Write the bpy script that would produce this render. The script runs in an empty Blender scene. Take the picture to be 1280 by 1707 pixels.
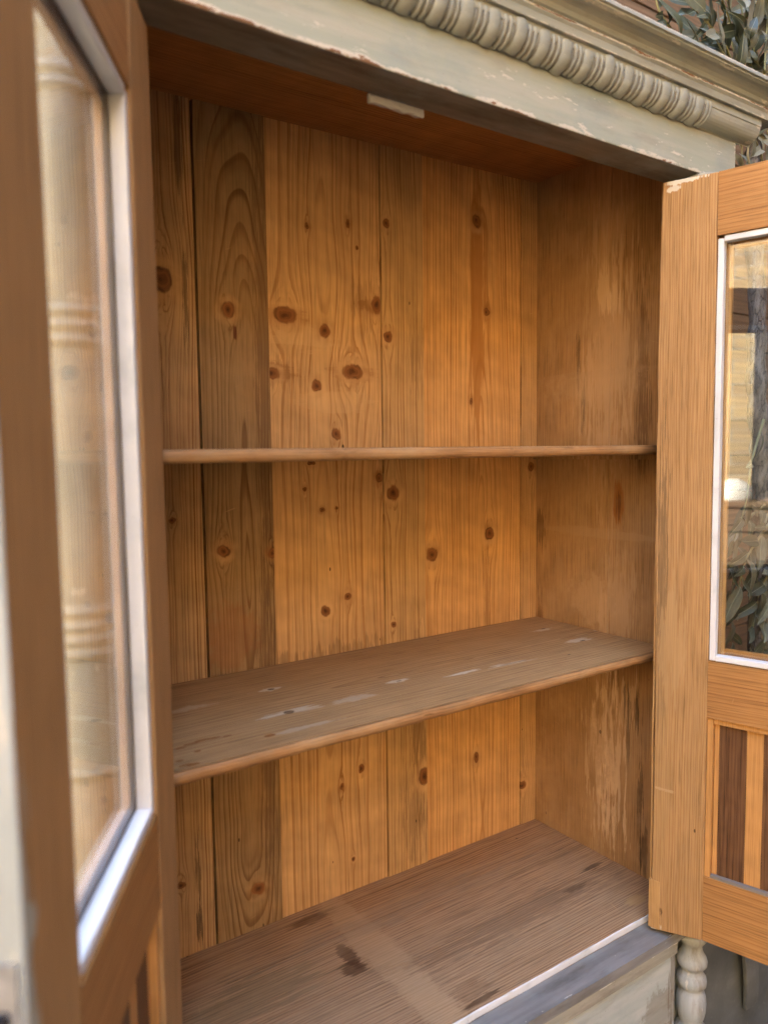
import bpy, bmesh, math, random
import numpy as np
from mathutils import Vector, Matrix
random.seed(7)
R_ = math.radians
sc = bpy.context.scene
COL = sc.collection

# ------------------------------------------------------------------ camera
CAM_POS = (-1.2437, -0.8369, 0.8609); YAW, PITCH, ROLL, FPX = 0.597, -0.0797, -0.0129, 1258.7
_cy, _sy, _cp, _sp = math.cos(YAW), math.sin(YAW), math.cos(PITCH), math.sin(PITCH)
FW = Vector((_sy*_cp, _cy*_cp, _sp)); _r = Vector((_cy, -_sy, 0)); _u = _r.cross(FW)
RT = _r*math.cos(ROLL) + _u*math.sin(ROLL); UP = _u*math.cos(ROLL) - _r*math.sin(ROLL)
cd = bpy.data.cameras.new('camera'); co = bpy.data.objects.new('camera', cd); COL.objects.link(co)
m = Matrix.Identity(4)
for i in range(3):
    m[i][0], m[i][1], m[i][2], m[i][3] = RT[i], UP[i], -FW[i], CAM_POS[i]
co.matrix_world = m
cd.sensor_fit = 'VERTICAL'; cd.sensor_height = 36; cd.sensor_width = 36; cd.lens = FPX/1707*36
cd.clip_start = .02; cd.clip_end = 400
cd.dof.use_dof = True; cd.dof.focus_distance = 1.45; cd.dof.aperture_fstop = 3.2
sc.camera = co

# ------------------------------------------------------------------ light
SUN_EL, SUN_AZ = R_(42), R_(40)          # azimuth from +Y towards +X
world = bpy.data.worlds.new('World'); sc.world = world; world.use_nodes = True
wn = world.node_tree.nodes; bg = wn['Background']
sky = wn.new('ShaderNodeTexSky'); sky.sky_type = 'NISHITA'; sky.sun_disc = False
sky.sun_elevation = SUN_EL; sky.sun_rotation = SUN_AZ; sky.altitude = 30
sky.air_density = 1.0; sky.dust_density = 2.5; sky.ozone_density = 1.0
world.node_tree.links.new(sky.outputs[0], bg.inputs[0]); bg.inputs[1].default_value = 0.15
sd = bpy.data.lights.new('sun', 'SUN'); sd.energy = 4.8; sd.angle = R_(.55); sd.color = (1, .93, .82)
so = bpy.data.objects.new('sun', sd); COL.objects.link(so)
sdir = Vector((math.sin(SUN_AZ)*math.cos(SUN_EL), math.cos(SUN_AZ)*math.cos(SUN_EL), math.sin(SUN_EL)))
so.rotation_euler = sdir.to_track_quat('Z', 'Y').to_euler(); so.location = (3, 4, 6)

vs = sc.view_settings
vs.view_transform = 'Standard'; vs.look = 'None'; vs.gamma = 1; vs.use_curve_mapping = False
vs.exposure = 4.4
cy = sc.cycles
cy.use_denoising = True
try:
    cy.denoiser = 'OPENIMAGEDENOISE'; cy.denoising_input_passes = 'RGB_ALBEDO_NORMAL'; cy.denoising_prefilter = 'NONE'
except Exception:
    pass
cy.use_adaptive_sampling = True; cy.adaptive_threshold = .015
cy.max_bounces = 7; cy.diffuse_bounces = 4; cy.glossy_bounces = 3; cy.transparent_max_bounces = 16
cy.sample_clamp_indirect = 12; cy.caustics_reflective = False; cy.caustics_refractive = False

# ------------------------------------------------------------------ measuring: a photograph point on a known plane
def at(px, py, axis, val):
    d = FW + RT*((px-640)/FPX) - UP*((py-853.5)/FPX); c = Vector(CAM_POS)
    return c + d*((val - c[axis])/d[axis])

# ------------------------------------------------------------------ main dimensions (metres; floor of the cupboard at z = 0)
D = .3825                     # interior depth, back boards at y = D
XL, XR = -1.102, 0.0          # interior side walls
YF = -.055                    # front plane of fascia and sill
LZ = 1.321                    # underside of the fascia
GZ = -.62                     # ground
def ceil_z(x): return 1.443 + .0136*x
ROOT_LOC = Vector((-.551, .16, GZ))

# ------------------------------------------------------------------ node helpers
class T:
    def __init__(s, tree): s.t = tree; s.n = tree.nodes; s.l = tree.links
    def put(s, sock, v):
        if v is None: return
        if isinstance(v, bpy.types.NodeSocket): s.l.new(v, sock)
        else:
            if sock.type == 'RGBA' and len(v) == 3: v = (*v, 1)
            sock.default_value = v
    def m(s, op, a, b=None, c=None, clamp=False):
        n = s.n.new('ShaderNodeMath'); n.operation = op; n.use_clamp = clamp
        for i, v in enumerate((a, b, c)): s.put(n.inputs[i], v) if v is not None else None
        return n.outputs[0]
    def add(s, a, b): return s.m('ADD', a, b)
    def sub(s, a, b): return s.m('SUBTRACT', a, b)
    def mul(s, a, b): return s.m('MULTIPLY', a, b)
    def xyz(s, x=0., y=0., z=0.):
        n = s.n.new('ShaderNodeCombineXYZ')
        for i, v in enumerate((x, y, z)): s.put(n.inputs[i], v)
        return n.outputs[0]
    def sep(s, v):
        n = s.n.new('ShaderNodeSeparateXYZ'); s.put(n.inputs[0], v); return n.outputs
    def noise(s, vec, scale=1., detail=2., rough=.5, dist=0., col=False):
        n = s.n.new('ShaderNodeTexNoise'); s.put(n.inputs['Vector'], vec)
        n.inputs['Scale'].default_value = scale; n.inputs['Detail'].default_value = detail
        n.inputs['Roughness'].default_value = rough; n.inputs['Distortion'].default_value = dist
        return n.outputs['Color' if col else 'Fac']
    def mix(s, f, a, b, mode='MIX'):
        n = s.n.new('ShaderNodeMix'); n.data_type = 'RGBA'; n.blend_type = mode
        s.put(n.inputs[0], f); s.put(n.inputs[6], a); s.put(n.inputs[7], b); return n.outputs[2]
    def ramp(s, f, stops, interp='LINEAR'):
        n = s.n.new('ShaderNodeValToRGB'); s.put(n.inputs[0], f); cr = n.color_ramp; cr.interpolation = interp
        while len(cr.elements) > 1: cr.elements.remove(cr.elements[-1])
        for i, (p, c) in enumerate(stops):
            e = cr.elements[0] if i == 0 else cr.elements.new(p)
            e.position = p
            if not hasattr(c, '__len__'): c = (c, c, c)
            e.color = (*c, 1)
        return n.outputs[0]
    def step(s, v, a, b, lo=0., hi=1.):        # smooth map a->lo, b->hi
        n = s.n.new('ShaderNodeMapRange'); n.interpolation_type = 'SMOOTHSTEP'
        s.put(n.inputs[0], v); n.inputs[1].default_value = a; n.inputs[2].default_value = b
        n.inputs[3].default_value = lo; n.inputs[4].default_value = hi
        return n.outputs[0]
    def lin(s, v, a, b, lo=0., hi=1.):
        n = s.n.new('ShaderNodeMapRange'); s.put(n.inputs[0], v)
        for i, q in enumerate((a, b, lo, hi)): n.inputs[i+1].default_value = q
        return n.outputs[0]
    def bump(s, h, strength=.3, dist=.001, normal=None):
        n = s.n.new('ShaderNodeBump'); s.put(n.inputs['Height'], h)
        n.inputs['Strength'].default_value = strength; n.inputs['Distance'].default_value = dist
        if normal is not None: s.put(n.inputs['Normal'], normal)
        return n.outputs[0]
    def obj(s):
        return s.n.new('ShaderNodeTexCoord').outputs['Object']
    def rand(s):
        return s.n.new('ShaderNodeObjectInfo').outputs['Random']

def new_mat(name):
    mt = bpy.data.materials.new(name); mt.use_nodes = True
    t = T(mt.node_tree); b = t.n['Principled BSDF']
    return mt, t, b

# knot group: pushes the grain round a knot (flow round a cylinder) and keeps the distance to the nearest knot
def knot_group():
    g = bpy.data.node_groups.new('knot', 'ShaderNodeTree')
    for nm in ('u', 'v', 'uk', 'vk', 'ru', 'rv', 'q', 'shift'):
        g.interface.new_socket(nm, in_out='INPUT', socket_type='NodeSocketFloat')
    for nm in ('q', 'shift'):
        g.interface.new_socket(nm, in_out='OUTPUT', socket_type='NodeSocketFloat')
    t = T(g); i = t.n.new('NodeGroupInput'); o = t.n.new('NodeGroupOutput'); I = i.outputs
    du = t.sub(I['u'], I['uk']); dv = t.sub(I['v'], I['vk'])
    a = t.m('DIVIDE', du, I['ru']); b = t.m('DIVIDE', dv, I['rv'])
    a2 = t.mul(a, a); b2 = t.mul(b, b)
    d = t.m('SQRT', t.add(a2, b2))
    f2 = t.m('MAXIMUM', t.add(a2, t.mul(b2, .11)), .8)
    sh = t.m('DIVIDE', t.mul(du, 1.35), f2)
    t.l.new(t.m('MINIMUM', d, I['q']), o.inputs['q'])
    t.l.new(t.add(I['shift'], sh), o.inputs['shift'])
    return g
KNOT = knot_group()
def spot_group():       # ragged ellipse mask
    g = bpy.data.node_groups.new('spot', 'ShaderNodeTree')
    for nm in ('u', 'v', 'uk', 'vk', 'ru', 'rv', 'n'):
        g.interface.new_socket(nm, in_out='INPUT', socket_type='NodeSocketFloat')
    g.interface.new_socket('fac', in_out='OUTPUT', socket_type='NodeSocketFloat')
    t = T(g); i = t.n.new('NodeGroupInput'); o = t.n.new('NodeGroupOutput'); I = i.outputs
    a = t.m('DIVIDE', t.sub(I['u'], I['uk']), I['ru']); b = t.m('DIVIDE', t.sub(I['v'], I['vk']), I['rv'])
    d = t.add(t.m('SQRT', t.add(t.mul(a, a), t.mul(b, b))), I['n'])
    t.l.new(t.step(d, 1.05, .72), o.inputs[0])
    return g
SPOT = spot_group()

def pine(name, across, along, sp=.0072, xc=0., z0=0., k=.03, h0=.0, early=(.52, .265, .095), late=(.30, .115, .03),
         knots=(), spots=(), seed=0., ringamt=1.0, fib=.16, rough=.5, wav=.010, bump=.25, dirt=None, blotch=.35, tint=(.40, .20, .085), spec=.14, gain=.88, figure=.15):
    mt, t, bs = new_mat(name)
    s = t.sep(t.obj()); u, v = s[across], s[along]
    other = s[({0, 1, 2} - {across, along}).pop()]
    low = t.sub(t.noise(t.xyz(t.mul(u, 5.), t.mul(v, 2.2), seed), 1., 2.), .5)
    fine = t.sub(t.noise(t.xyz(t.mul(u, 60.), t.mul(v, 9.), seed+3), 1., 2.), .5)
    uu = t.add(t.add(u, t.mul(low, wav*2)), t.mul(fine, .0022))
    q = None; shift = 0.
    if knots:
        kn = t.noise(t.xyz(t.mul(u, 75.), t.mul(v, 55.), seed+9), 1., 2., col=True); ks = t.sep(kn)
        ku = t.add(u, t.mul(t.sub(ks[0], .5), .0085)); kv = t.add(v, t.mul(t.sub(ks[1], .5), .012))
        q, shift = 99., 0.
        for (a, b, ru, rv) in knots:
            g = t.n.new('ShaderNodeGroup'); g.node_tree = KNOT
            for nm, val in (('u', ku), ('v', kv), ('uk', a), ('vk', b), ('ru', ru), ('rv', rv), ('q', q), ('shift', shift)): t.put(g.inputs[nm], val)
            q, shift = g.outputs['q'], g.outputs['shift']
    uk = t.sub(uu, shift) if knots else uu
    h = t.add(t.add(t.mul(t.sub(v, z0), k), h0), t.mul(low, .06))
    dx = t.sub(uk, xc)
    r = t.m('SQRT', t.add(t.mul(dx, dx), t.mul(h, h)))
    rr = t.add(t.m('DIVIDE', r, sp), t.mul(t.sub(t.noise(t.xyz(t.mul(r, 26.), seed, 0.), 1., 4., .6), .5), 5.5))
    fr = t.m('FRACT', rr)
    ring = t.ramp(fr, [(0., .05), (.30, .03), (.58, .22), (.80, .95), (.90, 1.), (.96, .10), (1., .05)])
    # each year ring has its own strength
    yr = t.noise(t.xyz(t.mul(t.m('FLOOR', rr), 7.31), seed+1, 0.), 1., 0.)
    amt = t.mul(t.lin(yr, .25, .75, .45, 1.15), ringamt)
    amt = t.mul(amt, t.lin(low, -.2, .2, .70, 1.12))
    c = t.mix(t.m('MINIMUM', t.mul(ring, amt), 1.), early, late)
    bl = t.noise(t.xyz(t.mul(u, 7.), t.mul(v, 3.), seed+11), 1., 4., .6)
    c = t.mix(t.mul(t.step(bl, .42, .72), blotch), c, tint)
    # silky cross-figure
    fig = t.noise(t.xyz(t.mul(uk, 15.), t.add(t.mul(v, 20.), t.mul(uk, 5.)), seed+13), 1., 2.)
    c = t.mix(1., c, t.ramp(fig, [(.25, 1-figure), (.75, 1+figure*.7)]), 'MULTIPLY')
    fb = t.noise(t.xyz(t.mul(u, 330.), t.mul(v, 9.), t.mul(other, 200.)), 1., 3., .7)
    c = t.mix(1., c, t.ramp(fb, [(.28, 1-fib*1.8), (.5, 1.), (.72, 1+fib*.7)]), 'MULTIPLY')
    # fine dark splits and scratches that run with the grain
    spl = t.noise(t.xyz(t.mul(uk, 190.), t.mul(v, 3.2), seed+21), 1., 2.)
    c = t.mix(t.step(spl, .72, .78, 0., .22), c, (.11, .05, .02))
    scr = t.noise(t.xyz(t.add(t.mul(u, 14.), t.mul(v, 9.)), t.add(t.mul(v, 190.), t.mul(u, -60.)), seed+31), 1., 2.)
    c = t.mix(t.step(scr, .72, .77, 0., .40), c, (.62, .40, .22))
    hgt = fb
    c = apply_spots(t, c, u, v, spots, seed, fb)
    if knots:
        halo = t.step(q, 3.0, .9)
        c = t.mix(t.mul(halo, t.lin(fine, -.2, .2, .05, .80)), c, (.31, .135, .045))
        qn = t.add(q, t.mul(fine, .7))
        pale = t.mul(t.step(qn, 2.6, 1.5), t.step(qn, 1.0, 1.35))
        c = t.mix(t.mul(pale, t.lin(fig, .35, .65, 0., .55)), c, (.74, .47, .24))
        kc = t.ramp(t.mul(qn, .8), [(0., (.085, .034, .016)), (.25, (.17, .068, .026)), (.55, (.27, .112, .040)), (.85, (.33, .145, .052))])
        ringk = t.ramp(t.m('FRACT', t.mul(qn, 3.6)), [(0., 1.), (.7, 1.05), (.9, .72), (1., 1.)])
        kc = t.mix(1., kc, ringk, 'MULTIPLY')
        c = t.mix(t.step(qn, 1.20, .82), c, kc)
        rim = t.mul(t.step(qn, 1.25, 1.02), t.step(qn, .78, .95))
        c = t.mix(t.mul(rim, t.lin(t.sub(fine, t.mul(low, .6)), -.18, .18, .0, .75)), c, (.075, .031, .014))
    # tiny nail and worm holes
    vo = t.n.new('ShaderNodeTexVoronoi'); t.put(vo.inputs['Vector'], t.xyz(t.mul(u, 26.), t.mul(v, 11.), seed)); vo.inputs['Scale'].default_value = 1.
    vd = t.n.new('ShaderNodeVectorMath'); vd.operation = 'SUBTRACT'
    dot = t.m('MULTIPLY', t.step(vo.outputs['Distance'], .05, .032), t.m('GREATER_THAN', t.sep(vo.outputs['Color'])[0], .80))
    c = t.mix(t.mul(dot, .8), c, (.03, .016, .01))
    if dirt:
        dn = t.noise(t.xyz(t.mul(u, 11.), t.mul(v, 6.), seed+17), 1., 5., .65)
        c = t.mix(t.step(dn, .40, .75, 0., dirt[1]), c, dirt[0])
    c = t.mix(1., c, (gain*1.04, gain*.97, gain*.78), 'MULTIPLY')
    t.put(bs.inputs['Base Color'], c)
    t.put(bs.inputs['Roughness'], t.lin(bl, .3, .7, rough-.07, rough+.10))
    bs.inputs['Specular IOR Level'].default_value = spec
    t.put(bs.inputs['Normal'], t.bump(hgt, bump, .0008))
    return mt

def apply_spots(t, c, u, v, spots, seed, fb=None):
    """spots: (u, v, ru, rv, colour, strength, raggedness, streak)"""
    cache = {}
    for i, (a, b, ru, rv, colr, st, rag, streak) in enumerate(spots):
        g = t.n.new('ShaderNodeGroup'); g.node_tree = SPOT
        key = 'V' if streak[0] > 15*streak[1] else 'v' if streak[0] > 2.5*streak[1] else 'b' if streak[0] > .5*streak[1] else 'h'
        if key not in cache:
            su, sv = {'V': (420., 14.), 'v': (120., 9.), 'b': (45., 35.), 'h': (12., 90.)}[key]
            cache[key] = t.sub(t.noise(t.xyz(t.mul(u, su), t.mul(v, sv), seed), 1., 3., .65), .5)
        n1 = t.mul(cache[key], rag*(3.2 if key in 'Vv' and rag > 1 else 1.6))
        if fb is not None: n1 = t.add(n1, t.mul(t.sub(fb, .5), 1.5*min(rag, 1.2)))
        for nm, val in (('u', u), ('v', v), ('uk', a), ('vk', b), ('ru', ru), ('rv', rv), ('n', n1)): t.put(g.inputs[nm], val)
        c = t.mix(t.mul(g.outputs[0], st), c, colr)
    return c

def paint(name, base=(.385, .42, .345), alt=(.46, .465, .385), grime=(.185, .15, .10), along=0, seed=0., chips=.0, rubs=(), spots=(), rough=.55, grimeamt=.35, bump=.25, patina=False):
    """old brushed paint: streaks along an axis, grime, white undercoat and bare wood showing at rubbed lines.
    rubs: (axis, value, width, strength)"""
    mt, t, bs = new_mat(name)
    co_ = t.obj(); s = t.sep(co_)
    sc3 = [70., 70., 70.]; sc3[along] = 5.
    st = t.noise(t.xyz(*[t.mul(s[i], sc3[i]) for i in range(3)]), 1., 4., .6)
    c = t.mix(t.step(st, .35, .7), base, alt)
    lg = t.noise(t.xyz(*[t.mul(s[i], 9.) for i in range(3)]), 1., 4., .6)
    c = t.mix(t.step(lg, .48, .74, 0., .5), c, (.30, .37, .36))            # cooler old coat
    gsc = [26., 26., 26.]; gsc[along] = 6.
    gn = t.noise(t.xyz(*[t.add(t.mul(s[i], gsc[i]), 4.3+seed) for i in range(3)]), 1., 5., .65)
    c = t.mix(t.step(gn, .47, .76, 0., grimeamt), c, grime)
    sp = t.noise(co_, 420., 2.)
    c = t.mix(t.step(sp, .70, .76, 0., .6), c, (.12, .085, .05))
    ch = t.noise(t.xyz(*[t.add(t.mul(s[i], 60. if i != along else 16.), seed) for i in range(3)]), 1., 5., .7)
    edge = 0.
    for (ax, val, w, stg) in rubs:
        e = t.step(t.m('ABSOLUTE', t.sub(s[ax], val)), w, 0., 0., stg)
        edge = t.m('MAXIMUM', edge, e)
    thr = t.add(ch, t.add(t.mul(edge, .30) if rubs else 0., chips))
    white = t.step(thr, .68, .73)
    c = t.mix(t.mul(white, .85), c, (.68, .64, .54))
    bare = t.step(thr, .80, .83)
    c = t.mix(bare, c, (.24, .13, .07))
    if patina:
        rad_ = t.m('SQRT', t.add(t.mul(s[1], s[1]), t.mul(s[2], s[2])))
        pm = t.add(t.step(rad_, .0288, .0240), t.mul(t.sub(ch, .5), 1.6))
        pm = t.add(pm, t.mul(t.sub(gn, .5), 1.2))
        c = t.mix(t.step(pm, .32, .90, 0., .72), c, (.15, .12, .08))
    if spots:
        a, b = (along, 2) if along != 2 else (0, 2)
        c = apply_spots(t, c, s[a], s[b], spots, seed)
    c = t.mix(1., c, (.86, .86, .86), 'MULTIPLY')
    t.put(bs.inputs['Base Color'], c)
    t.put(bs.inputs['Roughness'], t.lin(gn, .3, .7, rough-.08, rough+.15))
    bs.inputs['Specular IOR Level'].default_value = .22
    hgt = t.add(t.mul(st, .5), t.add(t.mul(thr, -.8), t.mul(sp, .25)))
    t.put(bs.inputs['Normal'], t.bump(hgt, bump, .0012))
    return mt

# ------------------------------------------------------------------ object helpers
def finish(name, bm, mat, parent=None, smooth=False, local=False):
    me = bpy.data.meshes.new(name)
    bmesh.ops.recalc_face_normals(bm, faces=bm.faces)
    bm.to_mesh(me); bm.free()
    if smooth:
        for p in me.polygons: p.use_smooth = True
    o = bpy.data.objects.new(name, me); COL.objects.link(o)
    if mat: me.materials.append(mat)
    if parent is not None: adopt(o, parent, local)
    return o
def world_of(o):
    return (world_of(o.parent) @ o.matrix_parent_inverse if o.parent else Matrix.Identity(4)) @ o.matrix_basis
def adopt(o, parent, local=False):
    o.parent = parent
    if not local: o.matrix_parent_inverse = world_of(parent).inverted()
def empty(name, loc, rotz=0., parent=None):
    e = bpy.data.objects.new(name, None); COL.objects.link(e); e.location = loc; e.rotation_euler = (0, 0, rotz)
    e.empty_display_size = .05
    if parent is not None: adopt(e, parent)
    return e
def tag(o, label, cat=None, group=None, kind=None):
    if label: o['label'] = label
    if cat: o['category'] = cat
    if group: o['group'] = group
    if kind: o['kind'] = kind
    return o
def boxm(x0, x1, y0, y1, z0, z1, bev=.0012, seg=1, cuts=None, jit=0.):
    bm = bmesh.new()
    vs_ = [bm.verts.new((x, y, z)) for z in (z0, z1) for y in (y0, y1) for x in (x0, x1)]
    for f in ((0, 2, 3, 1), (4, 5, 7, 6), (0, 1, 5, 4), (2, 6, 7, 3), (0, 4, 6, 2), (1, 3, 7, 5)):
        bm.faces.new([vs_[i] for i in f])
    if cuts:
        ax, n = cuts
        lo, hi = ((x0, x1), (y0, y1), (z0, z1))[ax]
        for i in range(1, n):
            p = [0, 0, 0]; p[ax] = lo + (hi-lo)*i/n; nn = [0, 0, 0]; nn[ax] = 1
            bmesh.ops.bisect_plane(bm, geom=bm.verts[:]+bm.edges[:]+bm.faces[:], plane_co=p, plane_no=nn)
    if bev > 0:
        es = [e for e in bm.edges if len(e.link_faces) == 2 and e.calc_face_angle(0) > .5]
        bmesh.ops.bevel(bm, geom=es, offset=bev, segments=seg, affect='EDGES', profile=.5)
    if jit:
        for v in bm.verts: v.co += Vector((random.uniform(-jit, jit), random.uniform(-jit, jit), random.uniform(-jit, jit)))
    return bm
def box(name, x0, x1, y0, y1, z0, z1, mat, parent, bev=.0012, seg=1, local=False, **kw):
    return finish(name, boxm(x0, x1, y0, y1, z0, z1, bev, seg, **kw), mat, parent, local=local)
def extrude_x(name, prof, x0, x1, mat, parent, smooth=False, n=1):
    """closed (y, z) outline swept along X"""
    bm = bmesh.new(); rings = []
    for i in range(n+1):
        x = x0 + (x1-x0)*i/n
        rings.append([bm.verts.new((x, y, z)) for y, z in prof])
    k = len(prof)
    for a, b in zip(rings, rings[1:]):
        for i in range(k): bm.faces.new((a[i], a[(i+1) % k], b[(i+1) % k], b[i]))
    bm.faces.new(rings[0]); bm.faces.new(rings[-1][::-1])
    return finish(name, bm, mat, parent, smooth)
def lathe(name, prof, cx, cy_, mat, parent, seg=32):
    bm = bmesh.new(); rings = []
    for r, z in prof:
        rings.append([bm.verts.new((cx + r*math.cos(2*math.pi*i/seg), cy_ + r*math.sin(2*math.pi*i/seg), z)) for i in range(seg)])
    for a, b in zip(rings, rings[1:]):
        for i in range(seg): bm.faces.new((a[i], a[(i+1) % seg], b[(i+1) % seg], b[i]))
    bm.faces.new(rings[0]); bm.faces.new(rings[-1])
    o = finish(name, bm, mat, parent, smooth=True)
    return o
def tube(pts, radii, seg=7, wob=0.):
    bm = bmesh.new(); rings = []
    P = [Vector(p) for p in pts]
    for i, p in enumerate(P):
        d = (P[min(i+1, len(P)-1)] - P[max(i-1, 0)]).normalized()
        a = d.orthogonal().normalized(); b = d.cross(a)
        rings.append([bm.verts.new(p + (a*math.cos(2*math.pi*j/seg) + b*math.sin(2*math.pi*j/seg))*radii[i]*(1+random.uniform(-wob, wob))) for j in range(seg)])
    for A, B in zip(rings, rings[1:]):
        # nearest-start pairing keeps the tube from twisting
        off = min(range(seg), key=lambda o: (A[0].co-B[o].co).length)
        for j in range(seg): bm.faces.new((A[j], A[(j+1) % seg], B[(j+1+off) % seg], B[(j+off) % seg]))
    bm.faces.new(rings[0]); bm.faces.new(rings[-1])
    return bm
def copy_obj(o, parent=None):
    c = o.copy(); COL.objects.link(c)
    if parent is not None: c.parent = parent
    return c

# ================================================================== the setting
def mat_ground():
    mt, t, b = new_mat('dark_asphalt_ground'); c = t.obj()
    n = t.noise(c, 3., 5.); n2 = t.noise(c, 60., 4.)
    col = t.ramp(n, [(.3, (.045, .042, .038)), (.7, (.085, .078, .070))])
    col = t.mix(1., col, t.ramp(n2, [(.3, .7), (.7, 1.2)]), 'MULTIPLY')
    t.put(b.inputs['Base Color'], col); b.inputs['Roughness'].default_value = .9
    t.put(b.inputs['Normal'], t.bump(n2, .6, .01)); return mt
g = bmesh.new(); bmesh.ops.create_grid(g, x_segments=8, y_segments=8, size=60)
for v in g.verts: v.co.z = GZ
tag(finish('ground', g, mat_ground()), 'dark trodden ground under the cupboard', kind='structure')

# timber-clad wall behind the cupboard: each board a part
def mat_clad():
    mt, t, b = new_mat('weathered_cladding'); s = t.sep(t.obj()); rn = t.rand()
    sx = t.add(s[0], t.mul(rn, 30.))
    st = t.noise(t.xyz(t.mul(sx, 2.), t.mul(s[1], 40.), t.mul(s[2], 70.)), 1., 5., .6)
    col = t.ramp(st, [(.25, (.055, .029, .012)), (.5, (.145, .080, .034)), (.75, (.26, .15, .070))])
    col = t.mix(1., col, t.ramp(rn, [(0., .75), (1., 1.1)]), 'MULTIPLY')
    t.put(b.inputs['Base Color'], col); b.inputs['Roughness'].default_value = .75
    t.put(b.inputs['Normal'], t.bump(st, .4, .002)); return mt
CLAD = mat_clad()
WY = .95
wall = empty('plank_wall', (.9, WY+.05, GZ))
tag(wall, 'wall of horizontal brown boards behind the cupboard and olive tree, plus unseen walls added to block light', 'wall')
me0 = None
z = GZ
first = None
while z < 6.6:
    hgt = .145
    if first is None:
        first = box('plank', -1.35, 3.4, 0, .022, 0, hgt-.007, CLAD, wall, .002, local=True)
        p = first
    else: p = copy_obj(first, wall)
    p.location = (-.9, -.05 + random.uniform(-.003, .003), z-GZ)
    p.rotation_euler = (random.uniform(-.01, .01), random.uniform(-.0006, .0006), 0)
    z += hgt
first = None
z = GZ
while z < 9.0:
    if first is None:
        first = box('plank', 0, .022, -6.1, -.03, 0, .138, CLAD, wall, .002, local=True); p = first  # unseen side wall, added to block light from the right
    else: p = copy_obj(first, wall)
    p.location = (1.5, 0, z-GZ); z += .145
first = None
z = GZ
while z < 8.4:
    if first is None:
        first = box('plank', 0, 3.58, 0, .022, 0, .138, CLAD, wall, .002, local=True); p = first  # unseen front wall, added to keep the left door's inner face dark
    else: p = copy_obj(first, wall)
    p.location = (-2.09, -6.22, z-GZ); z += .145
mb, tb_, bb = new_mat('dark_backing'); bb.inputs['Base Color'].default_value = (.02, .015, .012, 1); bb.inputs['Roughness'].default_value = .9
box('backing', -1.18, 2.42, -5.26, -5.225, GZ, 8.4, mb, wall, 0)  # backs the added front wall
box('backing', 2.43, 2.47, -5.2, .94, GZ, 9.0, mb, wall, 0)  # backs the added side wall
box('backing', -.85, 4.3, WY+.026, WY+.06, GZ, 6.6, mb, wall, 0)

# sunlit stock-brick wall across the yard, seen as a reflection in the open door's glass
def mat_brick():
    mt, t, b = new_mat('yellow_stock_brick'); s = t.sep(t.obj())
    vec = t.xyz(t.add(s[0], s[1]), s[2], 0.)
    br = t.n.new('ShaderNodeTexBrick'); t.put(br.inputs['Vector'], vec)
    br.inputs['Scale'].default_value = 1.; br.inputs['Brick Width'].default_value = .225; br.inputs['Row Height'].default_value = .075
    br.inputs['Mortar Size'].default_value = .007; br.inputs['Mortar Smooth'].default_value = .3; br.inputs['Bias'].default_value = -.1
    br.inputs['Color1'].default_value = (.44, .31, .15, 1); br.inputs['Color2'].default_value = (.27, .19, .10, 1); br.inputs['Mortar'].default_value = (.36, .31, .23, 1)
    n = t.noise(vec, 14., 4.); n2 = t.noise(vec, 2.1, 3.)
    col = t.mix(t.step(n, .55, .75, 0., .6), br.outputs[0], (.13, .11, .09))
    col = t.mix(1., col, t.ramp(n2, [(.3, .8), (.7, 1.15)]), 'MULTIPLY')
    t.put(b.inputs['Base Color'], col); b.inputs['Roughness'].default_value = .85
    t.put(b.inputs['Normal'], t.bump(t.add(t.mul(br.outputs['Fac'], -1.), t.mul(n, .4)), .8, .008)); return mt
bk = bmesh.new()
ol = [(-4.45, 2.6), (-4.2, 2.6), (-4.2, -5.2), (-1.2, -5.2), (-1.2, -5.45), (-4.45, -5.45)]
lo = [bk.verts.new((x, y, GZ)) for x, y in ol]; hi = [bk.verts.new((x, y, 3.9)) for x, y in ol]
bk.faces.new(lo); bk.faces.new(hi)
for i in range(6): bk.faces.new((lo[i], lo[(i+1) % 6], hi[(i+1) % 6], hi[i]))
bw = finish('brick_wall', bk, mat_brick())
tag(bw, 'sunlit yellow brick wall across the yard, reflected in the door glass', 'wall')

# ================================================================== the cupboard
cab = empty('cupboard', ROOT_LOC)
tag(cab, 'open antique pine cupboard with worn sage green paint, two shelves and two glazed doors', 'cupboard')

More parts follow.
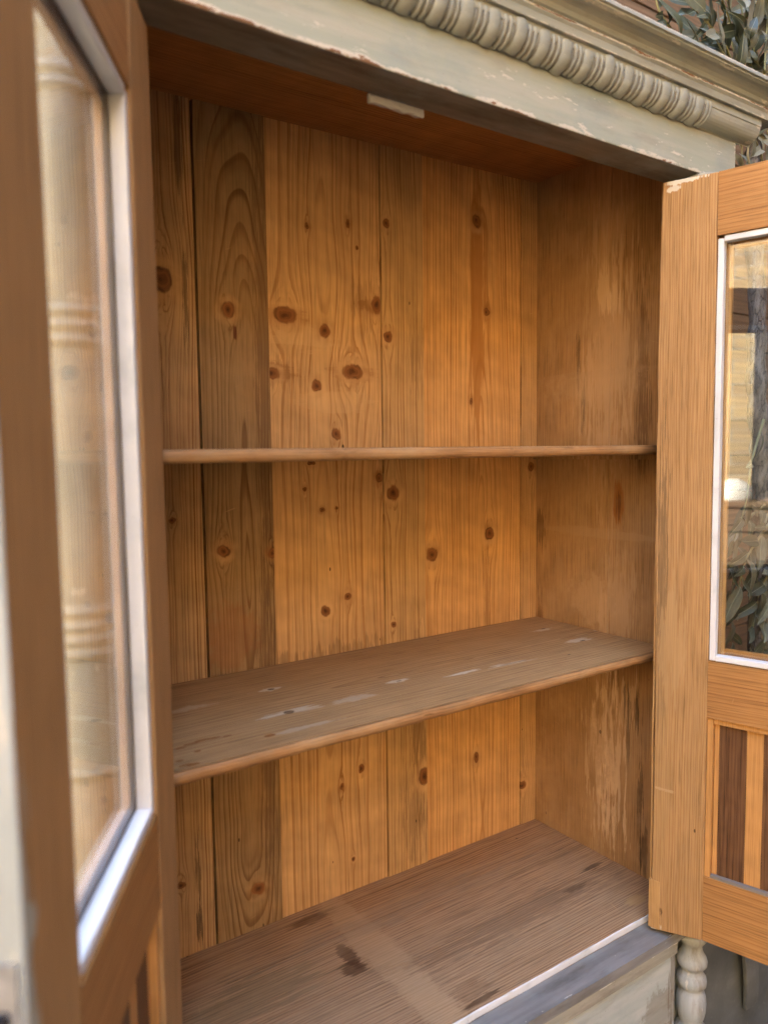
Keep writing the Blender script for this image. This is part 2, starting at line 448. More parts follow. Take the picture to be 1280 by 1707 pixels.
# ---- back boards: one material each, with the knots where they sit
J = [-1.102, -.948, -.7832, -.6538, -.4172, -.3163, -.048, 0.0]
PXM = 780.
def kb(*l):
    out = []
    for (px, py, rx, rz) in l:
        p = at(px, py, 1, D); dist = (p-Vector(CAM_POS)).dot(FW)
        out.append((p.x, p.z, rx*dist/FPX*1.02, rz*dist/FPX*.9))
    return out
def sp_b(px, py, rx, rz, colr, st=.6, rag=.8, streak=(60., 12.)):
    p = at(px, py, 1, D); dist = (p-Vector(CAM_POS)).dot(FW)
    return (p.x, p.z, rx*dist/FPX*1.22, rz*dist/FPX, colr, st, rag, streak)
KN = {
 1: kb((268,465,17,22),(288,868,6,5),(302,1474,7,6)),
 2: kb((379,517,11,13),(373,918,10,11),(453,921,6,8),(430,1480,11,11)),
 3: kb((475,525,19,13),(541,551,9,11),(452,622,13,9),(528,643,8,10),(588,620,17,13),(561,724,8,9),(511,376,4,5),(580,373,4,7),(595,415,3,4),(628,508,9,14),
       (537,851,4,4),(561,846,3,3),(508,817,3,4),(543,1018,8,9),(580,995,6,7),(632,797,6,8),(602,1282,5,8),(570,1312,4,6),(589,1432,3,4),(519,772,6,4)),
 4: kb((642,374,6,8),(645,562,8,9),(653,822,11,12),(706,1292,10,14),(654,1041,4,5)),
 5: kb((794,368,8,12),(811,520,5,7),(785,668,3,6),(720,925,11,11),(815,890,9,11),(793,1262,5,9)),
 6: kb((883,778,6,8),(868,1308,8,7)),
}
DK = (.035, .022, .014)
SPB = {
 1: [sp_b(268,468,26,22,(.26,.12,.05),.6,1.2,(30.,60.)), sp_b(309,480,4,85,DK,.55,1.3,(500.,20.)), sp_b(296,230,6,90,(.05,.02,.01),.55,1.0,(400.,10.)), sp_b(330,1440,4,50,DK,.5,1.5,(500.,20.)), sp_b(333,1540,4,30,DK,.7,1.3,(500.,20.)), sp_b(262,640,10,60,(.06,.03,.015),.35,1.4,(300.,10.))],
 2: [sp_b(440,600,14,420,(.18,.10,.05),.55,1.2,(120.,5.)), sp_b(391,555,3,13,(.10,.02,.01),.8,.6), sp_b(385,1060,45,60,(.33,.12,.045),.35,1.0,(25.,20.)), sp_b(454,918,4,12,(.012,.012,.014),.9,.8), sp_b(446,1200,12,300,(.15,.085,.05),.5,1.3,(150.,5.))],
 3: [sp_b(475,525,38,17,(.33,.15,.055),.6,1.2,(30.,60.)), sp_b(590,622,36,16,(.33,.15,.055),.55,1.2,(30.,60.)), sp_b(452,620,40,13,(.30,.13,.05),.6,1.2,(30.,60.)), sp_b(625,508,24,18,(.30,.13,.05),.6,1.2,(30.,60.)), sp_b(500,560,60,22,(.70,.46,.25),.35,1.3,(30.,60.)), sp_b(560,668,60,20,(.70,.46,.25),.3,1.3,(30.,60.)), sp_b(470,620,26,24,(.24,.11,.04),.3,1.6,(120.,25.)), sp_b(612,510,22,34,(.24,.11,.04),.35,1.6,(160.,22.)), sp_b(560,1085,70,14,(.12,.07,.04),.35,1.6,(200.,20.)), sp_b(572,745,2,5,DK,.9,.3)],
 4: [sp_b(692,585,16,60,(.20,.11,.055),.35,1.6,(200.,12.)), sp_b(697,1200,12,140,(.16,.09,.05),.5,1.4,(200.,12.)), sp_b(690,1350,20,80,(.16,.09,.05),.4,1.4,(200.,12.))],
 5: [sp_b(795,520,13,260,(.42,.185,.055),.75,.9,(30.,5.)), sp_b(812,1000,6,120,(.25,.11,.04),.4,1.2,(150.,6.))],
 6: [],
}
BM = {
 0: pine('pine_back_a', 0, 2, sp=.0060, xc=-.70, z0=0, seed=1, early=(.46,.28,.14)),
 1: pine('pine_back_b', 0, 2, sp=.0066, xc=-.55, z0=0, k=.01, seed=2, knots=KN[1], spots=SPB[1], early=(.58,.375,.20), late=(.24,.11,.042), ringamt=.95),
 2: pine('pine_back_c', 0, 2, sp=.0092, xc=-.705, z0=at(408,905,1,D).z, k=.075, seed=3, knots=KN[2], spots=SPB[2], early=(.37,.24,.125), late=(.155,.078,.032), ringamt=.9, wav=.012, blotch=.3),
 3: pine('pine_back_d', 0, 2, sp=.0100, xc=-.545, z0=.3, k=.012, h0=.012, seed=4, knots=KN[3], spots=SPB[3], early=(.67,.415,.205), late=(.34,.15,.046), ringamt=.8, tint=(.46,.25,.105)),
 4: pine('pine_back_e', 0, 2, sp=.0074, xc=-.56, z0=.2, k=.02, seed=5, knots=KN[4], spots=SPB[4], early=(.60,.378,.185), late=(.29,.135,.048), ringamt=.85, tint=(.42,.245,.11)),
 5: pine('pine_back_f', 0, 2, sp=.0092, xc=-.165, z0=.55, k=.035, h0=.004, seed=6, knots=KN[5], spots=SPB[5], early=(.72,.42,.185), late=(.40,.165,.045), ringamt=.8, tint=(.52,.27,.10)),
 6: pine('pine_back_g', 0, 2, sp=.0058, xc=-.30, z0=.2, k=.01, seed=8, knots=KN[6], early=(.60,.37,.180), late=(.27,.125,.042), ringamt=.8),
}
PROUD = [0, .001, .0025, 0, .0034, .0002, .0030]
TONGUE = pine('old_rebate', 0, 2, early=(.10,.05,.025), late=(.05,.025,.012), seed=9)
for i in range(7):
    a, b = J[i], J[i+1]
    gl = {2: .0030, 4: .0016, 5: .0012, 6: .0012}.get(i, .0006); gr = {1: .0012, 5: .0008}.get(i, .0005)
    top = ceil_z((a+b)/2) + .004
    if i == 4: top -= .004
    bmx = boxm(a+gl, b-gr, D-PROUD[i], D+.016, -.02, top, .0011)
    for v in bmx.verts:
        if v.co.z > 1: v.co.z += .0136*(v.co.x-(a+b)/2)
    finish('back_board', bmx, BM[i], cab)
    if i: box('rebate_strip', a-.008, a+.008, D+.010, D+.014, -.02, top-.01, TONGUE, cab, 0)

# ---- right side wall: two wide boards
def sx(px, py, ry, rz, colr, st=.6, rag=.8, streak=(60., 12.)):
    p = at(px, py, 0, 0.); dist = (p-Vector(CAM_POS)).dot(FW)
    return (p.y, p.z, ry*dist/FPX*1.15*1.25, rz*dist/FPX, colr, st, rag, streak)
PALE = (.66, .46, .29); RAW = (.80, .59, .40)
SPW = [sx(1010,600,34,200,PALE,.55,1.3,(70.,7.)), sx(970,500,30,110,(.44,.27,.15),.4,1.2,(40.,10.)),
       sx(1006,480,10,34,RAW,.6,1.7,(160.,60.)), sx(1022,500,9,22,RAW,.55,1.7,(160.,60.)), sx(975,655,14,70,PALE,.5,1.5,(180.,18.)),
       sx(964,600,3,45,DK,.6,1.5,(400.,25.)), sx(972,670,3,40,DK,.5,1.5,(400.,25.)), sx(1070,640,9,150,(.13,.07,.035),.55,1.4,(200.,8.)),
       sx(1000,622,90,7,(.50,.34,.21),.30,1.3,(30.,300.)), sx(985,640,70,26,PALE,.3,1.3,(30.,30.)),
       sx(1030,835,7,42,(.36,.13,.025),.85,1.0,(120.,18.)), sx(1030,838,3,26,(.12,.05,.02),.7,1.3,(200.,30.)),
       sx(990,888,95,9,(.52,.36,.235),.42,1.3,(35.,150.)), sx(985,1000,30,40,PALE,.35,1.4,(60.,40.)), sx(1025,1010,22,90,PALE,.45,1.4,(120.,9.)),
       sx(900,880,8,30,(.12,.065,.035),.6,1.3,(150.,20.)), sx(898,1040,5,60,(.20,.10,.04),.6,1.1,(150.,12.)),
       sx(1012,1270,24,115,RAW,.8,1.5,(90.,14.)), sx(1040,1180,14,40,RAW,.5,1.6,(120.,30.)), sx(990,1230,12,60,PALE,.6,1.7,(140.,40.)),
       sx(1046,1215,3,62,DK,.75,1.4,(400.,14.)), sx(1060,1185,3,40,DK,.7,1.4,(400.,14.)), sx(1040,1175,2,30,DK,.6,1.4,(400.,14.)), sx(1066,1340,4,80,DK,.65,1.5,(300.,14.)), sx(1072,1420,6,40,DK,.6,1.3,(200.,20.)),
       sx(1030,1340,5,30,(.60,.46,.32),.6,1.6,(200.,30.)), sx(1000,1220,2,4,DK,.9,.6), sx(950,1290,60,160,(.33,.20,.105),.35,1.3,(20.,8.)),
       sx(1016,392,30,70,PALE,.35,1.4,(110.,10.))]
SIDE1 = pine('pine_side_a', 1, 2, sp=.0040, xc=.60, z0=.4, k=.02, seed=11, early=(.50,.315,.165), late=(.35,.195,.09), ringamt=.7, spots=SPW, gain=.79, fib=.24, rough=.5, wav=.006, blotch=.5, tint=(.30,.175,.09), dirt=((.58,.41,.26), .50))
SIDE2 = pine('pine_side_b', 1, 2, sp=.0046, xc=-.15, z0=.4, k=.02, seed=12, early=(.48,.30,.155), late=(.33,.18,.082), ringamt=.7, spots=SPW, gain=.79, fib=.24, wav=.006, blotch=.5, tint=(.28,.16,.08), dirt=((.58,.41,.26), .45))
box('side_board', XR, XR+.018, .1785, D+.012, -.02, 1.47, SIDE1, cab, .0008)
box('side_board', XR+.0012, XR+.018, .008, .178, -.02, 1.47, SIDE2, cab, .0008)
box('side_board', XL-.018, XL, .1785, D+.012, -.02, 1.47, SIDE1, cab, .0008)
box('side_board', XL-.018, XL-.001, .008, .178, -.02, 1.47, SIDE2, cab, .0008)
# painted outer cheeks
PAINT_V = paint('sage_paint_upright', along=2, seed=3, grimeamt=.4)
box('outer_cheek', .0185, .034, -.0165, D+.018, -.014, 1.47, PAINT_V, cab, .002)
box('outer_cheek', XL-.034, XL-.0185, -.0165, D+.018, -.014, 1.47, PAINT_V, cab, .002)

# ---- ceiling: boards along the width
CEIL = pine('pine_ceiling', 1, 0, sp=.0058, xc=.16, z0=-.45, k=.05, seed=14, early=(.48,.26,.105), late=(.25,.10,.03), ringamt=.95, gain=.82)
for a, b in ((.0085, .132), (.1325, .262), (.2625, D+.01)):
    bmx = boxm(XL-.001, XR+.001, a, b, 0, .02, .001)
    for v in bmx.verts: v.co.z += ceil_z(v.co.x)
    finish('ceiling_board', bmx, CEIL, cab)

# ---- floor boards
def sf(px, py, rx, ry, colr, st=.6, rag=.8, streak=(12., 60.), z=0.):
    p = at(px, py, 2, z)
    return (p.y, p.x, ry, rx, colr, st, rag, (streak[1], streak[0]))
GREY = (.38, .275, .185)
SPF = [sf(580,1592,.016,.044,(.085,.042,.022),.75,.9), sf(590,1614,.026,.020,(.085,.042,.022),.7,1.0), sf(520,1530,.055,.018,(.12,.065,.035),.7,1.0), sf(800,1665,.040,.007,(.05,.025,.014),.7,1.2), sf(782,1650,.03,.03,(.15,.08,.045),.35,1.6),
       sf(640,1590,.036,.32,(.60,.44,.29),.40,.7,(14.,14.)), sf(900,1440,.20,.012,(.10,.06,.035),.25,1.4), sf(985,1447,.03,.006,(.06,.035,.02),.8,1.3), sf(960,1480,.03,.006,(.07,.04,.025),.6,1.2),  # first entry: pale band painted as light falling through the door glass
       sf(420,1660,.12,.05,(.20,.17,.10),.4,1.4,(20.,60.)), sf(1060,1500,.03,.012,(.52,.36,.19),.7,.8), sf(700,1500,.3,.03,(.33,.26,.20),.35,1.5), sf(880,1520,.25,.035,(.19,.125,.085),.4,1.4)]
floor_cuts = [(.0, .152), (.1525, .276), (.2765, D)]
for i, (a, b) in enumerate(floor_cuts):
    FM = pine('pine_floor_%s' % 'abc'[i], 1, 0, sp=(.0054, .0060, .0080)[i], xc=(.30, .05, .45)[i], z0=-.6, k=.015, seed=15+i, early=((.46,.31,.205), (.48,.32,.21), (.46,.295,.185))[i], late=((.19,.108,.056), (.22,.125,.066), (.24,.135,.07))[i],
              spots=SPF, ringamt=.95, fib=.25, rough=.66, bump=.5, blotch=.45, tint=GREY, dirt=((.48,.36,.25), .34), spec=.14, gain=.86, figure=.06)
    box('floor_board', XL+.0005, XR-.0005, a, b-.0006, -.016, -.0004*i, FM, cab, .0015 if i else .003)

# ---- shelves
def spots_shelf(z):
    W = (.80, .74, .66); OR = (.28, .10, .022)
    S = [sf(452,1149,.030,.007,W,.75,1.4,(30.,60.),z), sf(482,1187,.055,.006,W,.65,1.6,(30.,80.),z), sf(665,1135,.022,.007,W,.75,1.3,(40.,60.),z), sf(770,1122,.035,.006,W,.9,1.0,(40.,60.),z),
         sf(850,1106,.06,.006,W,.55,1.5,(30.,80.),z), sf(960,1068,.030,.012,W,.6,1.5,(40.,60.),z), sf(905,1050,.028,.008,W,.55,1.5,(40.,60.),z), sf(1000,1050,.02,.006,W,.45,1.4,(40.,60.),z), sf(590,1165,.04,.012,W,.35,1.6,(30.,60.),z), sf(510,1212,.05,.006,W,.3,1.5,(30.,60.),z),
         sf(320,1180,.04,.01,W,.35,1.5,(30.,60.),z), sf(450,1226,.009,.005,OR,.9,.4,(30.,60.),z), sf(905,1048,.007,.003,DK,.7,.8,(30.,60.),z), sf(970,1068,.008,.003,DK,.8,.8,(30.,60.),z), sf(665,1135,.006,.002,DK,.8,.6,(30.,60.),z), sf(860,1104,.045,.0015,DK,.6,1.2,(40.,200.),z)]
    for (px, py, a) in ((300,1247,.010), (318,1240,.012), (338,1234,.012), (358,1230,.012), (378,1227,.010), (308,1276,.012), (322,1274,.010), (336,1278,.010), (300,1268,.007), (330,1252,.006)):
        S.append(sf(px, py, a, .0035, OR, .85, .7, (40., 90.), z))
    for (px, py, rr) in ((482,1187,.009), (452,1149,.006)):
        S.append(sf(px, py, rr, rr*.8, (.04,.025,.018), .85, .35, (40., 60.), z)); S.append(sf(px, py, rr*.68, rr*.5, (.24,.15,.095), .9, .3, (40., 60.), z))
    return S
ZS, ZT, YSF = .4808, .8669, .0247
SHELF_L = pine('pine_shelf_lower', 1, 0, sp=.0062, xc=.20, z0=-.35, k=.030, seed=20, early=(.57,.365,.19), late=(.23,.115,.048), spots=spots_shelf(ZS), ringamt=.75, fib=.2, blotch=.5, tint=(.42,.26,.135), dirt=((.54,.40,.26), .15), spec=.16, rough=.64, gain=.76, figure=.06)
SHELF_U = pine('pine_shelf_upper', 1, 0, sp=.0062, xc=.24, z0=-.35, k=.030, seed=21, early=(.40,.235,.12), late=(.235,.12,.055), ringamt=.75, fib=.2, blotch=.4)
EDGE = pine('pine_shelf_edge', 2, 0, sp=.0040, xc=.3, z0=-.3, k=.006, seed=22, early=(.40,.22,.105), late=(.235,.11,.045), ringamt=.7, fib=.25, rough=.42, blotch=.5, tint=(.20,.105,.05), dirt=((.52,.37,.22), .45), bump=.4)
def shelf(z, th, mat, yb):
    o = box('shelf', XL+.001, XR-.0015, YSF+.0085, yb, z-th, z, mat, cab, .0008)
    # half-round nosing along the front
    pr = [(YSF+.0085, z-.0004), (YSF+.0035, z-.0008), (YSF+.0008, z-.0042), (YSF, z-th*.5), (YSF+.0010, z-th+.0042), (YSF+.0035, z-th+.0008), (YSF+.0085, z-th+.0003)]
    bm = bmesh.new(); rings = []
    n = 120
    for i in range(n+1):
        x = XL+.001 + (XR-.0015-XL-.001)*i/n
        wy = .0009*math.sin(x*23) + .0005*math.sin(x*71+z*9) + random.uniform(-.0004, .0004) + (.0022 if random.random() < .035 else 0); wz = random.uniform(-.0003, .0003)
        rings.append([bm.verts.new((x, y+(wy if k not in (0, 6) else 0), zz+(wz if k not in (0, 6) else 0))) for k, (y, zz) in enumerate(pr)])
    for a, b in zip(rings, rings[1:]):
        for i in range(len(pr)): bm.faces.new((a[i], a[(i+1) % 7], b[(i+1) % 7], b[i]))
    bm.faces.new(rings[0]); bm.faces.new(rings[-1])
    finish('nosing', bm, EDGE, o, smooth=True)
    for x0, x1 in ((XR-.020, XR-.0003), (XL+.0005, XL+.020)):
        box('shelf_batten', x0, x1, YSF+.03, D-.012, z-th-.010, z-th-.0004, SIDE1, cab, .001)
    return o
shelf(ZS, .0165, SHELF_L, D-.005)
shelf(ZT, .0172, SHELF_U, D-.005)

# ---- front frame: stiles, sill, fascia
WHITE_EDGE = paint('white_edge_paint', base=(.78,.78,.77), alt=(.84,.84,.82), along=0, seed=5, grimeamt=.25, chips=-.03, rubs=((2, 0., .004, .5),))
SILL = paint('grey_sill_paint', base=(.225,.215,.195), alt=(.30,.29,.265), grime=(.10,.082,.06), along=0, seed=6, grimeamt=.6, rubs=((1, -.052, .004, .35),))
PAINT_F = paint('sage_paint_fascia', along=0, seed=1, grimeamt=.30, rubs=((2, LZ, .013, 1.0), (1, YF, .0015, .2), (0, .043, .022, .6), (2, 1.372, .03, .15)))
PAINT_C = paint('sage_paint_cornice', base=(.36,.38,.325), alt=(.45,.455,.385), along=0, seed=2, grimeamt=.5, rubs=((2, 1.446, .005, 1.05), (2, 1.4755, .006, .9), (2, 1.430, .003, .6), (2, 1.465, .004, .5), (0, .07, .025, .55)))
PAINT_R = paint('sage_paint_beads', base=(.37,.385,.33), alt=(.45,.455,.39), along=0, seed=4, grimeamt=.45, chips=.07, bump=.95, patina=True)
PAINT_S = paint('sage_paint_shaded_soffit', base=(.20,.18,.14), alt=(.27,.24,.19), grime=(.10,.065,.04), along=0, seed=7, grimeamt=.7)
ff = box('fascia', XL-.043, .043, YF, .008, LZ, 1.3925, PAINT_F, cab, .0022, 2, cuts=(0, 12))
# underside takes a darker copy of the sage paint: shade put into colour
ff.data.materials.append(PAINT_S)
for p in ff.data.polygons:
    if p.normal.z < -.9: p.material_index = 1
box('top_rail', XL-.034, .034, -.0545, .0078, 1.393, 1.474, PAINT_C, cab, 0)
box('top_board', XL-.034, .034, .0083, D+.018, 1.4665, 1.476, CEIL, cab, .001)
STILE = paint('sage_paint_stile', along=2, seed=8, grimeamt=.4)
for x0, x1 in ((-.070, .0180), (XL-.018, -1.032)):
    box('frame_stile', x0, x1, -.016, .0076, -.011, LZ-.0005, STILE, cab, .0015)
# little white-painted block under the fascia: the doors' stop
WB = paint('white_block_paint', base=(.52,.50,.46), alt=(.62,.60,.55), along=0, seed=9, grimeamt=.3)
bmx = boxm(-.683, -.594, .0085, .0165, LZ-.0085, LZ+.0030, .0015, cuts=(0, 8))
for v in bmx.verts: v.co += Vector((0, random.uniform(-.0012, .0012), random.uniform(-.0012, .0012)))
finish('door_stop', bmx, WB, cab)
# floor's white front edge, sill, base
box('floor_edging', XL+.001, -.095, -.0035, -.0004, -.0125, -.0004, WHITE_EDGE, cab, .001, cuts=(0, 40), jit=.0005)
box('sill', XL-.036, .036, YF, -.0040, -.030, -.0118, SILL, cab, .003, 2)
box('sill', XL-.036, .036, -.0038, D+.02, -.030, -.0165, SILL, cab, 0)
SPP = [(-.13, -.16, .05, .06, (.20,.15,.085), .45, 1.2, (20., 20.)), (-.20, -.19, .10, .02, (.14,.10,.06), .6, 1.2, (15., 40.)), (-.08, -.11, .02, .09, (.17,.12,.07), .6, 1.2, (40., 15.)), (-.30, -.21, .06, .012, (.05,.035,.025), .7, 1.2, (15., 60.))]
BASEP = paint('sage_paint_base', base=(.46,.50,.46), alt=(.54,.56,.51), along=0, seed=10, grimeamt=.42, spots=SPP)
RAIL = paint('sage_paint_base_rail', base=(.34,.32,.24), alt=(.44,.41,.32), along=0, seed=12, grimeamt=.7, rubs=((2, -.032, .003, .4),))
box('base_rail', XL+.080, -.0815, YF+.001, -.02, -.052, -.0305, RAIL, cab, .002, 2)
box('base_panel', XL+.080, -.0800, YF+.0065, -.022, -.50, -.0525, BASEP, cab, .001)
box('base_carcass', XL-.030, .030, -.020, D+.016, GZ+.03, -.0305, PAINT_V, cab, .002)
box('plinth', XL-.036, .036, YF-.004, D+.018, GZ, GZ+.10, PAINT_V, cab, .004)
SLOT = paint('dark_slot', base=(.10,.06,.035), alt=(.16,.10,.06), along=2, seed=13, grimeamt=.6)
for s_ in (-.0795, XL+.0730):
    box('corner_strip', s_, s_+.0065, YF+.012, -.0205, -.50, -.031, SLOT, cab, .001)

# ---- turned corner columns and base balusters
def bamboo(z0, z1):
    rings = [(1.293, 1), (1.255, 1), (1.211, 2), (.984, 3), (.687, 4), (.545, 1), (.39, 4), (.11, 2), (.06, 1)]
    prof = [(.030, z0), (.034, z0+.004), (.034, z0+.02), (.029, z0+.024)]
    pts = []
    zz = z0+.028
    while zz < z1-.01:
        pts.append(zz); zz += .003
    for zz in pts:
        r = .0325
        dmin = 9
        for c, n in rings:
            half = .007*n
            d = abs(zz-c)
            if d < half:
                r = .0315 + .0012*math.sin((zz-c+half)/(2*half)*math.pi*2*n - math.pi/2)
            else:
                e = d-half
                if e < .05: r = min(r, .0300 + .0025*min(1, e/.05))
        prof.append((r, zz))
    prof += [(.030, z1-.006), (.034, z1-.004), (.034, z1)]
    return prof
def mat_column():
    mt = paint('cream_column_paint', base=(.40,.40,.335), alt=(.48,.475,.40), along=2, seed=14, grimeamt=.5, grime=(.22,.15,.08), chips=.02,
               rubs=((2, .73, .012, .55), (2, .985, .03, .35), (2, .687, .03, .3), (2, .65, .012, .5), (2, 1.01, .01, .5)))
    return mt
COLM = mat_column()
BX = -.031
for cx in (BX, XL-BX):
    lathe('turned_column', bamboo(-.0116, LZ-.0005), cx, -.044, COLM, cab)
BALM = paint('sage_paint_baluster', base=(.40,.425,.41), alt=(.50,.52,.50), along=2, seed=15, grimeamt=.8, grime=(.20,.14,.08), chips=.03)
bal = [(.043, -.031), (.044, -.036), (.040, -.044), (.030, -.052), (.027, -.058), (.029, -.066), (.034, -.073), (.040, -.079), (.043, -.086), (.042, -.092), (.036, -.097), (.030, -.101), (.029, -.104), (.033, -.110),
       (.040, -.117), (.042, -.124), (.041, -.131), (.034, -.137), (.032, -.141), (.037, -.147), (.0405, -.156), (.042, -.168), (.041, -.182), (.036, -.196), (.030, -.206), (.034, -.211), (.044, -.217), (.044, -.226), (.034, -.232), (.040, -.26), (.042, -.30), (.036, -.36), (.030, -.42), (.042, -.44), (.042, -.52)]
for cx in (BX, XL-BX):
    lathe('turned_baluster', [(r*.64, z) for r, z in bal], cx, -.050, BALM, cab)

# ---- cornice: stepped profile + carved bead-and-reel
XC0, XC1 = XL-.12, .118
up = [(-.0546, 1.4292), (-.086, 1.4292), (-.0865, 1.4300), (-.0865, 1.4400), (-.0895, 1.4440), (-.0885, 1.4475), (-.0860, 1.4490), (-.0900, 1.4510), (-.0930, 1.4560), (-.0975, 1.4595), (-.1040, 1.4622), (-.1100, 1.4635), (-.1145, 1.4660), (-.1150, 1.4680), (-.1185, 1.4690), (-.1185, 1.4745), (-.1160, 1.4765), (-.0546, 1.4765)]
cor = extrude_x('cornice', up, XC0, XC1, PAINT_C, cab, n=60)
mid = [(-.0546, 1.3926)] + [(-.055-.0240*math.sin(a), 1.4174-.0240*math.cos(a)+.0004) for a in [i*math.pi/2/8 for i in range(9)]] + [(-.080, 1.4176), (-.0805, 1.4184), (-.0805, 1.4288), (-.0546, 1.4288)]
bmd = extrude_x('bead_moulding', mid, XL-.077, .077, PAINT_C, cab, n=50)
def revolve_x(name, prof, mat, parent, a0=-20, a1=112, seg=14):
    """(x, r) profile turned about the X axis; angle 0 points down, 90 points forward (-Y)"""
    bm = bmesh.new(); rings = []
    for x, r in prof:
        rings.append([bm.verts.new((x, -r*math.sin(R_(a0+(a1-a0)*i/seg)), -r*math.cos(R_(a0+(a1-a0)*i/seg)))) for i in range(seg+1)])
    for a, b in zip(rings, rings[1:]):
        for i in range(seg): bm.faces.new((a[i], a[i+1], b[i+1], b[i]))
    return finish(name, bm, mat, parent, smooth=True)
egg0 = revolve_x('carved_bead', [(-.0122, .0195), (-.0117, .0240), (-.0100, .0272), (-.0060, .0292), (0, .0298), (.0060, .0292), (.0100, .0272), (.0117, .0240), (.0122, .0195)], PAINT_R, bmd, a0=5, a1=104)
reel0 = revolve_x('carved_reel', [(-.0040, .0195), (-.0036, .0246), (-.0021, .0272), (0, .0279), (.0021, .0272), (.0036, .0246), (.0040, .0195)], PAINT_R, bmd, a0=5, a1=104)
AX = Vector((0, -.055, 1.4176))
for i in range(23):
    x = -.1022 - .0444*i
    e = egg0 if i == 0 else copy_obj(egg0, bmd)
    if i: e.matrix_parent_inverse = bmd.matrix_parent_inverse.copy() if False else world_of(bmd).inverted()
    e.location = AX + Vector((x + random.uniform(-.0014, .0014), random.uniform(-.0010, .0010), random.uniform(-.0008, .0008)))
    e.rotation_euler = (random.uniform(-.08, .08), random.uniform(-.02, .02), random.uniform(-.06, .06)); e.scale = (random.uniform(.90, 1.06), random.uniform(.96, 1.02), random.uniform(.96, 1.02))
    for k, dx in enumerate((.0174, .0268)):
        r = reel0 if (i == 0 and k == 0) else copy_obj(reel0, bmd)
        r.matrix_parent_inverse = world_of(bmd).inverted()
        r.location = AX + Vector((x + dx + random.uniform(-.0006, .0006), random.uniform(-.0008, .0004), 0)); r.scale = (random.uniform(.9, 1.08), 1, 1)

# ---- the doors.  local frame: +x along the door from its hinge edge, y = 0 on the inner face (outwards to +y*side), z up
def glass_mat():
    mt = bpy.data.materials.new('old_glass'); mt.use_nodes = True; t = T(mt.node_tree)
    for n in list(t.n): t.n.remove(n)
    o = t.n.new('ShaderNodeOutputMaterial'); mx = t.n.new('ShaderNodeMixShader'); tr = t.n.new('ShaderNodeBsdfTransparent'); gl = t.n.new('ShaderNodeBsdfGlossy')
    fr = t.n.new('ShaderNodeFresnel'); t.l.new(t.lin(t.n.new('ShaderNodeNewGeometry').outputs['Backfacing'], 0., 1., 1.52, 1/1.52), fr.inputs[0])   # same air-to-glass angle on both faces of the pane
    tr.inputs[0].default_value = (.97, .985, .975, 1); gl.inputs['Roughness'].default_value = .0; gl.inputs[0].default_value = (1, 1, 1, 1)
    t.l.new(fr.outputs[0], mx.inputs[0]); t.l.new(tr.outputs[0], mx.inputs[1]); t.l.new(gl.outputs[0], mx.inputs[2]); 
    df = t.n.new('ShaderNodeBsdfDiffuse'); df.inputs[0].default_value = (.6, .58, .54, 1)
    m2 = t.n.new('ShaderNodeMixShader'); s = t.sep(t.obj())
    sm = t.noise(t.xyz(t.mul(s[0], 16.), t.mul(s[1], 16.), t.mul(s[2], 7.)), 1., 5., .65); spk = t.noise(t.obj(), 260., 1.)
    t.put(m2.inputs[0], t.add(t.step(sm, .50, .85, .0, .022), t.step(spk, .77, .80, 0., .12)))
    t.l.new(mx.outputs[0], m2.inputs[1]); t.l.new(df.outputs[0], m2.inputs[2]); t.l.new(m2.outputs[0], o.inputs[0])
    return mt
GLASS = glass_mat()
BEADW = paint('white_bead_paint', base=(.76,.76,.74), alt=(.84,.84,.82), grime=(.45,.42,.38), along=2, seed=16, grimeamt=.25, chips=-.06, bump=.2)
BEADH = paint('white_bead_paint_rail', base=(.76,.76,.74), alt=(.84,.84,.82), grime=(.45,.42,.38), along=0, seed=17, grimeamt=.25, chips=-.06, bump=.2)
HONEY_E, HONEY_L = (.52, .325, .165), (.31, .155, .060)
DW, DT = .429, .030
